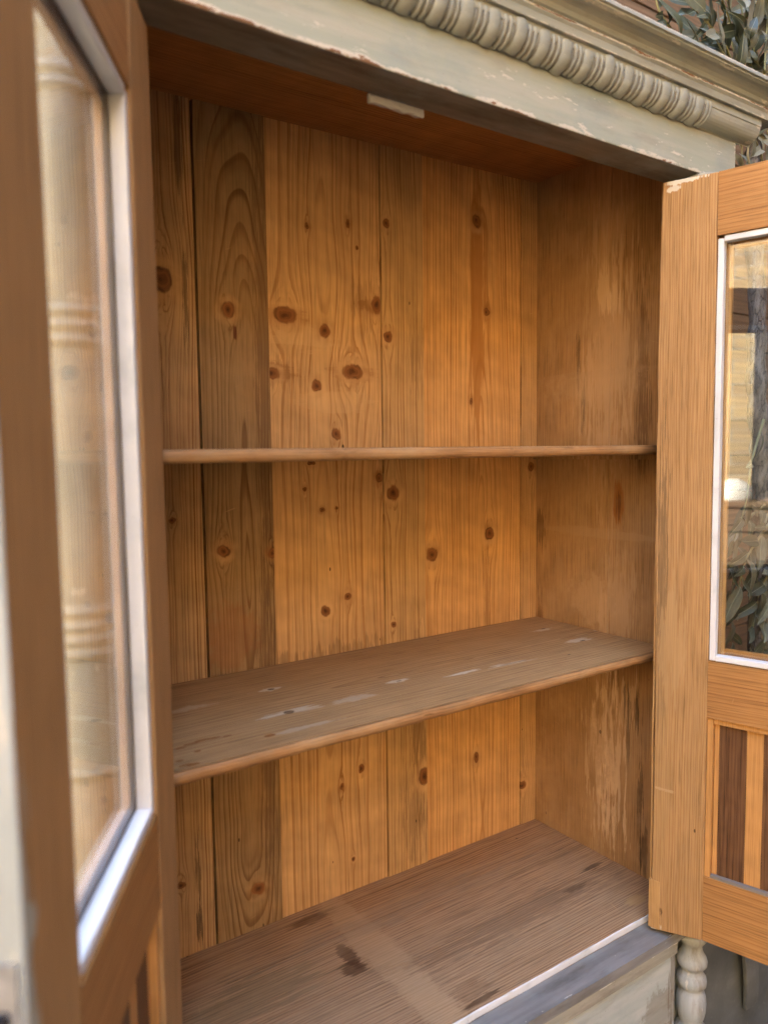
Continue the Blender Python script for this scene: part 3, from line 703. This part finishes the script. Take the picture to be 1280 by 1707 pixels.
def door(hinge, ang, side, paint_edge):
    d = empty('door', Vector((hinge[0], hinge[1], 0)), ang, cab)
    sd_ = side      # +1: thickness grows to local +y, -1: to local -y
    def b(name, x0, x1, y0, y1, z0, z1, mat, bev=.0010, par=None, **kw):
        ya, yb = sorted((y0*sd_, y1*sd_))
        return box(name, x0, x1, ya, yb, z0, z1, mat, par or d, bev, local=True, **kw)
    sw = .0895
    k = 0 if paint_edge else 40
    def spd(x, z, rx, rz, c, st, rag=.9, stk=(60., 8.)): return (x, z, rx, rz, c, st, rag, stk)
    sps = [spd(.012, .62, .009, .26, (.17,.115,.07), .6, 1.2, (150., 6.)), spd(.030, .52, .022, .09, (.56,.38,.21), .5, 1.3, (60., 14.)), spd(.018, .30, .016, .28, (.50,.33,.17), .4, 1.2, (80., 5.)), spd(.008, .030, .012, .012, (.10,.05,.025), .85, 1.0, (60., 60.)),
           spd(.006, .004, .014, .010, (.75,.73,.68), .95, 1.0, (80., 80.)), spd(.018, .26, .02, .003, (.62,.45,.28), .6, 1.5, (60., 200.)), spd(.040, 1.2985, .034, .004, (.80,.78,.74), .95, 1.5, (70., 70.)), spd(.018, 1.289, .012, .005, (.80,.78,.74), .8, 1.6, (90., 90.)), spd(.05, .9, .003, .3, (.30,.16,.07), .3, 1.3, (200., 5.))]
    if paint_edge: sps = [spd(.425, .56, .010, .10, (.46,.50,.50), .95, 1.6, (60., 14.)), spd(.422, .60, .016, .012, (.46,.50,.50), .95, 1.0, (60., 60.)), spd(.426, .47, .012, .06, (.46,.50,.50), .95, 1.2, (60., 30.))]
    SM = pine('honey_stile_%d' % k, 0, 2, sp=.0042, xc=-.10, z0=.5, k=.012, seed=30+k, early=HONEY_E, late=HONEY_L, ringamt=.8, spots=sps, blotch=.3, tint=(.40,.235,.11), rough=.62, gain=.80, figure=.05, fib=.22)
    SF = pine('honey_stile_free_%d' % k, 0, 2, sp=.0042, xc=.60, z0=.5, k=.012, seed=33+k, early=HONEY_E, late=HONEY_L, ringamt=.8, spots=sps, blotch=.3, tint=(.40,.235,.11), rough=.62, gain=.80, figure=.05, fib=.22)
    RM = pine('honey_rail_%d' % k, 2, 0, sp=.0062, xc=-.10, z0=.2, k=.06, seed=36+k, early=(.47,.255,.105), late=(.27,.115,.036), ringamt=.8, blotch=.25, rough=.62, gain=.80, figure=.05, fib=.22)
    # hinge stile: foot and head a little worn and rounded
    st = boxm(0, sw, min(0, DT*sd_), max(0, DT*sd_), -.005, 1.300, .0014, cuts=(2, 24))
    for v in st.verts:
        if v.co.z < .02: v.co.z += .014*(v.co.x/sw)**1.5
        if v.co.z > 1.29: v.co.z += .003*(1-v.co.x/sw)
        if v.co.x < .004: v.co.x += random.uniform(-.0007, .0007) + .0022*math.sin(v.co.z*5.1)
    finish('stile', st, SM, d, local=True)
    if not paint_edge:
        PATCH = pine('pale_repair', 0, 2, sp=.0036, xc=.2, seed=52, early=(.58,.37,.18), late=(.40,.22,.09), ringamt=.7, gain=.80)
        b('edge_lip', -.0034, -.0003, .003, .018, .085, .905, PATCH, .0008, cuts=(2, 16), jit=.0005)
        b('repair_patch', -.0036, .0165, -.0007, .006, -.002, .088, PATCH, .0008, cuts=(2, 6), jit=.0004)
    fs = b('stile', DW-sw, DW, 0, DT, .006, 1.300, SF, cuts=(2, 12))
    if paint_edge:
        PE = paint('sage_paint_door_edge', base=(.38,.43,.43), alt=(.46,.50,.50), along=2, seed=18, grimeamt=.3, chips=.03)
        fs.data.materials.append(PE)
        for p in fs.data.polygons:
            if p.normal.x > .5 or p.normal.y*sd_ > .5: p.material_index = 1
    g_ = .0007
    b('rail', sw+g_, DW-sw-g_, .0004, DT-.0004, 1.2005, 1.300, RM)
    b('rail', sw+g_, DW-sw-g_, .0004, DT-.0004, .4055, .5025, RM)
    b('rail', sw+g_, DW-sw-g_, .0004, DT-.0004, .010, .1255, RM)
    # rebate lips on the far side of the glass
    LIP = RM
    gx0, gx1, gz0, gz1 = sw, DW-sw, .5030, 1.2000
    lw = .0195
    b('rebate_lip', gx0+g_, gx0+lw, .0222, DT-.001, gz0, gz1, SM); b('rebate_lip', gx1-lw, gx1-g_, .0222, DT-.001, gz0, gz1, SM)
    b('rebate_lip', gx0+lw+.0003, gx1-lw-.0003, .0222, DT-.001, gz0, gz0+lw, LIP); b('rebate_lip', gx0+lw+.0003, gx1-lw-.0003, .0222, DT-.001, gz1-lw, gz1, LIP)
    b('glass_pane', gx0+.0012, gx1-.0012, .0186, .0216, gz0+.001, gz1-.001, GLASS, 0)
    bw_ = .0095
    b('glazing_bead', gx0+.0010, gx0+.0010+bw_, .0032, .0182, gz0+.0012, gz1-.0045, BEADW, .0010, cuts=(2, 20), jit=.0002)
    b('glazing_bead', gx1-.0010-bw_, gx1-.0010, .0032, .0182, gz0+.0012, gz1-.0020, BEADW, .0010, cuts=(2, 20), jit=.0002)
    b('glazing_bead', gx0+.0014+bw_, gx1-.0014-bw_, .0026, .0180, gz1-.0008-bw_, gz1-.0008, BEADH, .0010, cuts=(0, 10), jit=.0002)
    b('glazing_bead', gx0+.0014+bw_, gx1-.0014-bw_, .0026, .0180, gz0+.0010, gz0+.0010+bw_, BEADH, .0010, cuts=(0, 10), jit=.0002)
    # lower panel of light and dark strips behind a small moulding
    px0, px1, pz0, pz1 = sw, DW-sw, .126, .405
    LT = pine('light_strip_%d' % k, 0, 2, sp=.0030, xc=-.2, k=.004, seed=41+k, early=(.56,.31,.125), late=(.43,.215,.080), ringamt=.6, blotch=.2)
    DKS = pine('walnut_strip_%d' % k, 0, 2, sp=.0045, xc=-.3, k=.008, seed=44+k, early=(.150,.078,.042), late=(.085,.040,.022), ringamt=.8, fib=.35, blotch=.3, tint=(.19,.10,.055), bump=.6, rough=.55)
    for x0, x1, mt in ((.1005, .1078, LT), (.1082, .1510, DKS), (.1514, .1766, LT), (.1770, .2520, DKS), (.2524, .2776, LT), (.2780, .3208, DKS), (.3212, .3285, LT)):
        b('panel_strip', x0, x1, .012, .024, pz0-.004, pz1+.004, mt, .0004)
    b('panel_moulding', px0+.0008, px0+.0100, .004, .0235, pz0-.009, pz1-.0006, LT, .0022); b('panel_moulding', px1-.0100, px1-.0008, .004, .0235, pz0+.0006, pz1-.0006, LT, .0022)
    b('panel_moulding', px0+.0104, px1-.0104, .005, .0115, pz1-.0092, pz1-.0006, LT, .0022)
    DUST = paint('dusty_ledge', base=(.20,.18,.15), alt=(.27,.24,.21), along=0, seed=19, grimeamt=.5)
    b('panel_ledge', px0+.0104, px1-.0104, .003, .0115, pz0-.0006, pz0+.0040, DUST, .0008)
    if paint_edge:
        mt, t, bs = new_mat('worn_steel'); n = t.noise(t.obj(), 60., 4.)
        t.put(bs.inputs['Base Color'], t.ramp(n, [(.3, (.30, .31, .32)), (.7, (.52, .53, .54))])); bs.inputs['Metallic'].default_value = .7; bs.inputs['Roughness'].default_value = .5
        lk = b('lock_plate', DW+.0002, DW+.0022, .004, .024, .500, .585, mt, .0004)
        mk, t2, b2 = new_mat('lock_dark'); b2.inputs['Base Color'].default_value = (.03, .03, .035, 1); b2.inputs['Metallic'].default_value = .8; b2.inputs['Roughness'].default_value = .5
        b('lock_bolt', DW+.0023, DW+.0075, .0085, .0195, .530, .558, mk, .001, par=None)
    return d
dr = door((-.122, -.025), R_(-90+16), 1, False)     # along = (sin16, -cos16)
dl = door((-.980, -.025), R_(-90-29), -1, True)     # along = (-sin29, -cos29)
dr['label'] = 'open right door, honey pine inside with striped lower panel'
dl['label'] = 'open left door close to the viewer, white glazing beads and painted edge'
# small hinge leaves where the doors hang
mt, t, bs = new_mat('old_brass'); bs.inputs['Base Color'].default_value = (.20, .15, .08, 1); bs.inputs['Metallic'].default_value = .8; bs.inputs['Roughness'].default_value = .5
for z in (.18, 1.12):
    for x in (-.091, -1.011):
        bmh = tube([(x, -.0195, z), (x, -.0195, z+.06)], [.0035, .0035], 10)
        finish('hinge', bmh, mt, cab, smooth=True)

# ================================================================== planter and olive tree
def mat_zinc():
    mt, t, b = new_mat('galvanised_metal'); c = t.obj()
    n = t.noise(c, 7., 6., .65); n2 = t.noise(c, 90., 3.)
    col = t.ramp(n, [(.3, (.095, .108, .110)), (.55, (.175, .192, .195)), (.75, (.27, .29, .29))])
    col = t.mix(t.step(n2, .6, .75, 0., .4), col, (.26, .27, .25))
    t.put(b.inputs['Base Color'], col); b.inputs['Metallic'].default_value = .35
    t.put(b.inputs['Roughness'], t.lin(n, .3, .7, .5, .75)); t.put(b.inputs['Normal'], t.bump(t.add(n, t.mul(n2, .3)), .3, .003)); return mt
ZINC = mat_zinc()
pl_ = empty('planter', (.46, .30, GZ)); tag(pl_, 'grey galvanised metal trough holding the olive tree beside the cupboard', 'planter')
def trough():
    bm = boxm(.072, .90, .010, .62, GZ, -.075, .012, 2)
    f = max((f for f in bm.faces if f.normal.z > .9), key=lambda f: f.calc_area())
    bmesh.ops.inset_region(bm, faces=[f], thickness=.018); 
    for v in f.verts: v.co.z -= .10
    return bm
body = finish('trough_body', trough(), ZINC, pl_)
finish('rim', tube([(.072, .010, -.075), (.9, .010, -.075), (.9, .62, -.075), (.072, .62, -.075), (.072, .010, -.075)], [.010]*5, 8), ZINC, pl_, smooth=True)
hp = at(1210, 1580, 1, -.0), at(1222, 1645, 1, 0.)
hx = .205
bmh = boxm(hx-.020, hx+.028, -.002, .0068, -.345, -.075, .0015, cuts=(2, 8))
for v in bmh.verts: v.co.x += (-.075-v.co.z)*.22; v.co.y -= .012*math.sin((v.co.z+.345)/.27*math.pi)
finish('strap', bmh, ZINC, pl_)
ms, t, b = new_mat('dark_soil'); b.inputs['Base Color'].default_value = (.035, .025, .018, 1); b.inputs['Roughness'].default_value = 1
t.put(b.inputs['Normal'], t.bump(t.noise(t.obj(), 60., 5.), 1., .02))
gs = bmesh.new(); bmesh.ops.create_grid(gs, x_segments=24, y_segments=18, size=.5)
for v in gs.verts: v.co = Vector((.486+v.co.x*.79, .315+v.co.y*.57, -.165+random.uniform(-.008, .012)))
finish('soil', gs, ms, pl_, smooth=True)

def mat_bark():
    mt, t, b = new_mat('olive_bark'); s = t.sep(t.obj())
    n = t.noise(t.xyz(t.mul(s[0], 60.), t.mul(s[1], 60.), t.mul(s[2], 16.)), 1., 5., .65)
    vo = t.n.new('ShaderNodeTexVoronoi'); vo.feature = 'DISTANCE_TO_EDGE'; t.put(vo.inputs['Vector'], t.xyz(t.add(t.mul(s[0], 150.), t.mul(n, 3.)), t.mul(s[1], 150.), t.mul(s[2], 42.))); vo.inputs['Scale'].default_value = 1.
    cr = t.mul(t.step(vo.outputs['Distance'], .09, .0), t.step(n, .62, .42))
    col = t.ramp(n, [(.25, (.06, .05, .038)), (.5, (.16, .135, .105)), (.75, (.30, .265, .215))])
    col = t.mix(t.mul(cr, .75), col, (.035, .028, .02))
    t.put(b.inputs['Base Color'], col); b.inputs['Roughness'].default_value = .85
    t.put(b.inputs['Normal'], t.bump(t.sub(n, cr), .8, .006)); return mt
BARK = mat_bark()
def mat_twig():
    mt, t, b = new_mat('green_twig'); rn = t.rand()
    t.put(b.inputs['Base Color'], t.ramp(rn, [(0., (.17, .17, .06)), (1., (.27, .24, .13))])); b.inputs['Roughness'].default_value = .6; return mt
TWIG = mat_twig()
def mat_leaf():
    mt, t, b = new_mat('olive_leaf'); rn = t.rand(); s = t.sep(t.obj())
    top = t.ramp(rn, [(0., (.026, .033, .013)), (.4, (.055, .064, .029)), (.75, (.13, .132, .080)), (1., (.22, .21, .14))])
    vein = t.step(t.m('ABSOLUTE', s[1]), .0012, .0)
    col = t.mix(t.mul(vein, .55), top, (.30, .31, .20))
    n = t.noise(t.xyz(t.mul(s[0], 60.), t.mul(s[1], 260.), t.mul(rn, 40.)), 1., 3.)
    col = t.mix(1., col, t.ramp(n, [(.3, .82), (.7, 1.12)]), 'MULTIPLY')
    t.put(b.inputs['Base Color'], col); b.inputs['Roughness'].default_value = .48
    b.inputs['Transmission Weight'].default_value = 0
    t.put(b.inputs['Normal'], t.bump(t.add(n, t.mul(vein, -1.)), .25, .001)); return mt
LEAF = mat_leaf()
def leaf_mesh(L, W, bend, fold, seed):
    rnd = random.Random(seed); bm = bmesh.new(); rows = []
    n = 9
    for i in range(n+1):
        f = i/n; w = W*math.sin(math.pi*min(1, f**.78))**.8*.5 if 0 < i < n else .0004
        x = L*f; z = -bend*f*f*L + .004*math.sin(f*6+seed)
        tw = .25*math.sin(seed)*f
        row = []
        for s in (-1, -.5, 0, .5, 1):
            y = s*w; zz = z + abs(s)*w*fold
            row.append(bm.verts.new((x, y*math.cos(tw)-zz*math.sin(tw)*.0, zz + y*math.sin(tw))))
        rows.append(row)
    for a, b in zip(rows, rows[1:]):
        for k in range(4): bm.faces.new((a[k], a[k+1], b[k+1], b[k]))
    me = bpy.data.meshes.new('leaf'); bm.to_mesh(me); bm.free(); me.materials.append(LEAF)
    for p in me.polygons: p.use_smooth = True
    return me
LM = [leaf_mesh(.068, .027, .25, .25, 1), leaf_mesh(.080, .029, .45, .2, 2), leaf_mesh(.058, .024, .1, .3, 3), leaf_mesh(.074, .021, .7, .35, 4), leaf_mesh(.050, .025, .2, .15, 5), leaf_mesh(.086, .024, .35, .3, 6)]

tree = empty('olive_tree', (.40, .12, -.165)); tag(tree, 'olive tree with grey bark and long grey green leaves behind the right door', 'tree')
def bez(pts, n):
    P = [Vector(p) for p in pts]; out = []
    for i in range(n+1):
        t_ = i/n*(len(P)-1); k = min(int(t_), len(P)-2); f = t_-k
        p0, p1, p2, p3 = P[max(k-1, 0)], P[k], P[k+1], P[min(k+2, len(P)-1)]
        out.append(.5*((2*p1) + (p2-p0)*f + (2*p0-5*p1+4*p2-p3)*f*f + (3*p1-p0-3*p2+p3)*f**3))
    return out
TY = .12
tp = [at(1268, 1240, 1, TY), at(1268, 1000, 1, TY), at(1274, 860, 1, TY), at(1269, 760, 1, TY), at(1259, 640, 1, TY), at(1262, 500, 1, TY), at(1252, 330, 1, TY), at(1262, 180, 1, TY+.03)]
tp = [Vector((tp[0].x-.01, TY, -.18))] + tp
pts = bez(tp, 60); rad = [.034 - .021*(i/60) + .0025*math.sin(i*1.7) for i in range(61)]
finish('trunk', tube(pts, rad, 14, .10), BARK, tree, smooth=True)
rl = random.Random(11)
def spray(path, n_leaf, r0=.0035, rise=.75, size=1., n=10):
    """a leafy branch: pairs of leaves along its outer part"""
    pts = bez(path, n); br = finish('branch', tube(pts, [r0*(1-.7*i/n) for i in range(n+1)], 6), TWIG, tree, smooth=True)
    inv = world_of(br).inverted()
    for i in range(n_leaf):
        f = .12 + .88*i/max(1, n_leaf-1); k = min(int(f*n), n-1); p = pts[k].lerp(pts[k+1], f*n-k)
        d = (pts[k+1]-pts[k]).normalized()
        sidev = d.cross(Vector((rl.uniform(-.4, .4), -1, rl.uniform(-.3, .3)))).normalized() * (1 if i % 2 else -1)
        out = (d*rise + sidev*rl.uniform(.45, .9) + Vector((0, -rl.uniform(0, .5), rl.uniform(-.2, .15)))).normalized()
        if i == n_leaf-1: out = d
        up_ = Vector((rl.uniform(-.5, .5), -1, rl.uniform(-.2, .8))); ax_y = up_.cross(out).normalized(); ax_z = out.cross(ax_y)
        M = Matrix((out, ax_y, ax_z)).transposed().to_4x4()
        sc_ = size*rl.uniform(.75, 1.15)
        o = bpy.data.objects.new('leaf', LM[rl.randrange(6)]); COL.objects.link(o); o.parent = br; o.matrix_parent_inverse = inv
        o.matrix_basis = Matrix.Translation(p) @ M @ Matrix.Diagonal((sc_, sc_, sc_, 1))
    return br
def A(px, py, y): return at(px, py, 1, y)
# above the cornice
spray([A(1262,200,.16), A(1250,120,.15), A(1225,60,.12), A(1200,-10,.10)], 13)
spray([A(1255,260,.15), A(1235,150,.12), A(1205,90,.10), A(1172,20,.08)], 14)
spray([A(1262,220,.18), A(1262,120,.16), A(1258,40,.16), A(1262,-40,.16)], 12)
spray([A(1268,240,.12), A(1272,150,.10), A(1276,70,.10), A(1282,-10,.10)], 12)
spray([A(1240,210,.14), A(1200,130,.10), A(1150,80,.09), A(1116,50,.09)], 10, size=.85)
spray([A(1262,200,.20), A(1230,110,.20), A(1215,40,.20), A(1225,-40,.20)], 12, size=1.05)
spray([A(1262,230,.22), A(1290,120,.22), A(1300,40,.22), A(1290,-50,.22)], 12)
spray([A(1200,160,.17), A(1180,60,.18), A(1170,0,.18), A(1165,-60,.18)], 9)
spray([A(1135,70,.12), A(1112,40,.10), A(1096,12,.10), A(1088,-30,.10)], 6, size=.7)
spray([A(1230,150,.13), A(1215,90,.13), A(1190,50,.13), A(1150,10,.13)], 12)
spray([A(1262,140,.12), A(1245,90,.11), A(1240,40,.10), A(1228,-20,.10)], 13, size=1.1)
spray([A(1280,200,.14), A(1270,130,.13), A(1255,80,.12), A(1270,20,.12)], 13)
spray([A(1300,180,.13), A(1285,110,.12), A(1290,60,.12), A(1262,0,.12)], 12)
spray([A(1262,200,.24), A(1220,140,.24), A(1190,110,.24), A(1160,60,.24)], 12)
# between the cornice end and the door
spray([A(1262,330,.10), A(1252,290,.08), A(1246,250,.07), A(1262,205,.06)], 7, size=.9)
spray([A(1275,330,.12), A(1272,280,.10), A(1262,240,.08), A(1240,215,.08)], 9, size=.9)
spray([A(1290,300,.12), A(1288,260,.10), A(1280,225,.10), A(1268,195,.10)], 8, size=.9)
spray([A(1240,340,.16), A(1238,290,.16), A(1236,240,.16), A(1240,200,.16)], 8, size=.9)
# through the glass of the right door
spray([A(1272,700,.06), A(1252,770,.03), A(1242,840,.02), A(1222,900,.02)], 5, size=.95)
spray([A(1275,840,.10), A(1245,865,.06), A(1222,890,.05), A(1205,960,.05)], 10, rise=.9)
spray([A(1290,860,.08), A(1262,900,.04), A(1240,940,.03), A(1225,1010,.03)], 12, rise=.9)
spray([A(1300,900,.10), A(1282,950,.06), A(1262,1000,.05), A(1250,1080,.05)], 12, rise=.9)
spray([A(1300,950,.08), A(1280,1000,.04), A(1272,1050,.03), A(1270,1110,.03)], 11, rise=.9, size=1.1)
spray([A(1270,800,.16), A(1235,880,.16), A(1220,980,.16), A(1218,1070,.16)], 12, rise=.9)
spray([A(1290,820,.12), A(1275,870,.09), A(1262,930,.08), A(1262,1000,.08)], 11, rise=.9)

# ================================================================== things across the yard, seen only mirrored in the right door's glass
mt, t, b = new_mat('crate_pine'); s = t.sep(t.obj()); n = t.noise(t.xyz(t.mul(s[0], 30.), t.mul(s[1], 5.), t.mul(s[2], 60.)), 1., 4.)
t.put(b.inputs['Base Color'], t.ramp(n, [(.3, (.10, .058, .032)), (.7, (.17, .10, .055))])); b.inputs['Roughness'].default_value = .7
cr_ = empty('wooden_crate', (-2.7, -.2, GZ)); tag(cr_, 'tall slatted wooden crate across the yard, under the white bowl in the reflection', 'crate')
for i in range(9):
    z = GZ + .02 + i*.134
    box('slat', -2.58, -2.56, -.34, -.04, z, z+.125, mt, cr_, .003)
    box('slat', -2.86, -2.84, -.34, -.04, z, z+.125, mt, cr_, .003)
for x in (-2.838, -2.605):
    for y in (-.34, -.062):
        box('corner_post', x, x+.022, y, y+.022, GZ, .585, mt, cr_, .002)
box('lid', -2.87, -2.55, -.35, -.03, .586, .606, mt, cr_, .003)
mt, t, b = new_mat('white_glaze'); b.inputs['Base Color'].default_value = (.5, .47, .42, 1); b.inputs['Roughness'].default_value = .35
bl = lathe('white_bowl', [(.098, .6065), (.100, .611), (.097, .625), (.090, .648), (.078, .670), (.058, .690), (.034, .702), (.030, .708), (.012, .709)], -2.70, -.185, mt, None, 40)
tag(bl, 'upturned white bowl on the crate, mirrored in the door glass', 'bowl')
mt, t, b = new_mat('dark_stain'); n = t.noise(t.obj(), 12., 4.); t.put(b.inputs['Base Color'], t.ramp(n, [(.3, (.012, .011, .010)), (.7, (.03, .026, .022))])); b.inputs['Roughness'].default_value = .8
ds = empty('dark_screen', (-2.95, -.8, GZ)); tag(ds, 'dark stained board screen across the yard beyond the left door', 'screen')
for i in range(9):
    y1 = -.268 - i*.13
    box('board', -2.99, -2.97, y1-.126, y1, GZ, 1.50, mt, ds, .003)
for z in (-.3, 1.1): box('rail', -3.03, -2.992, -1.43, -.27, z, z+.07, mt, ds, .003)
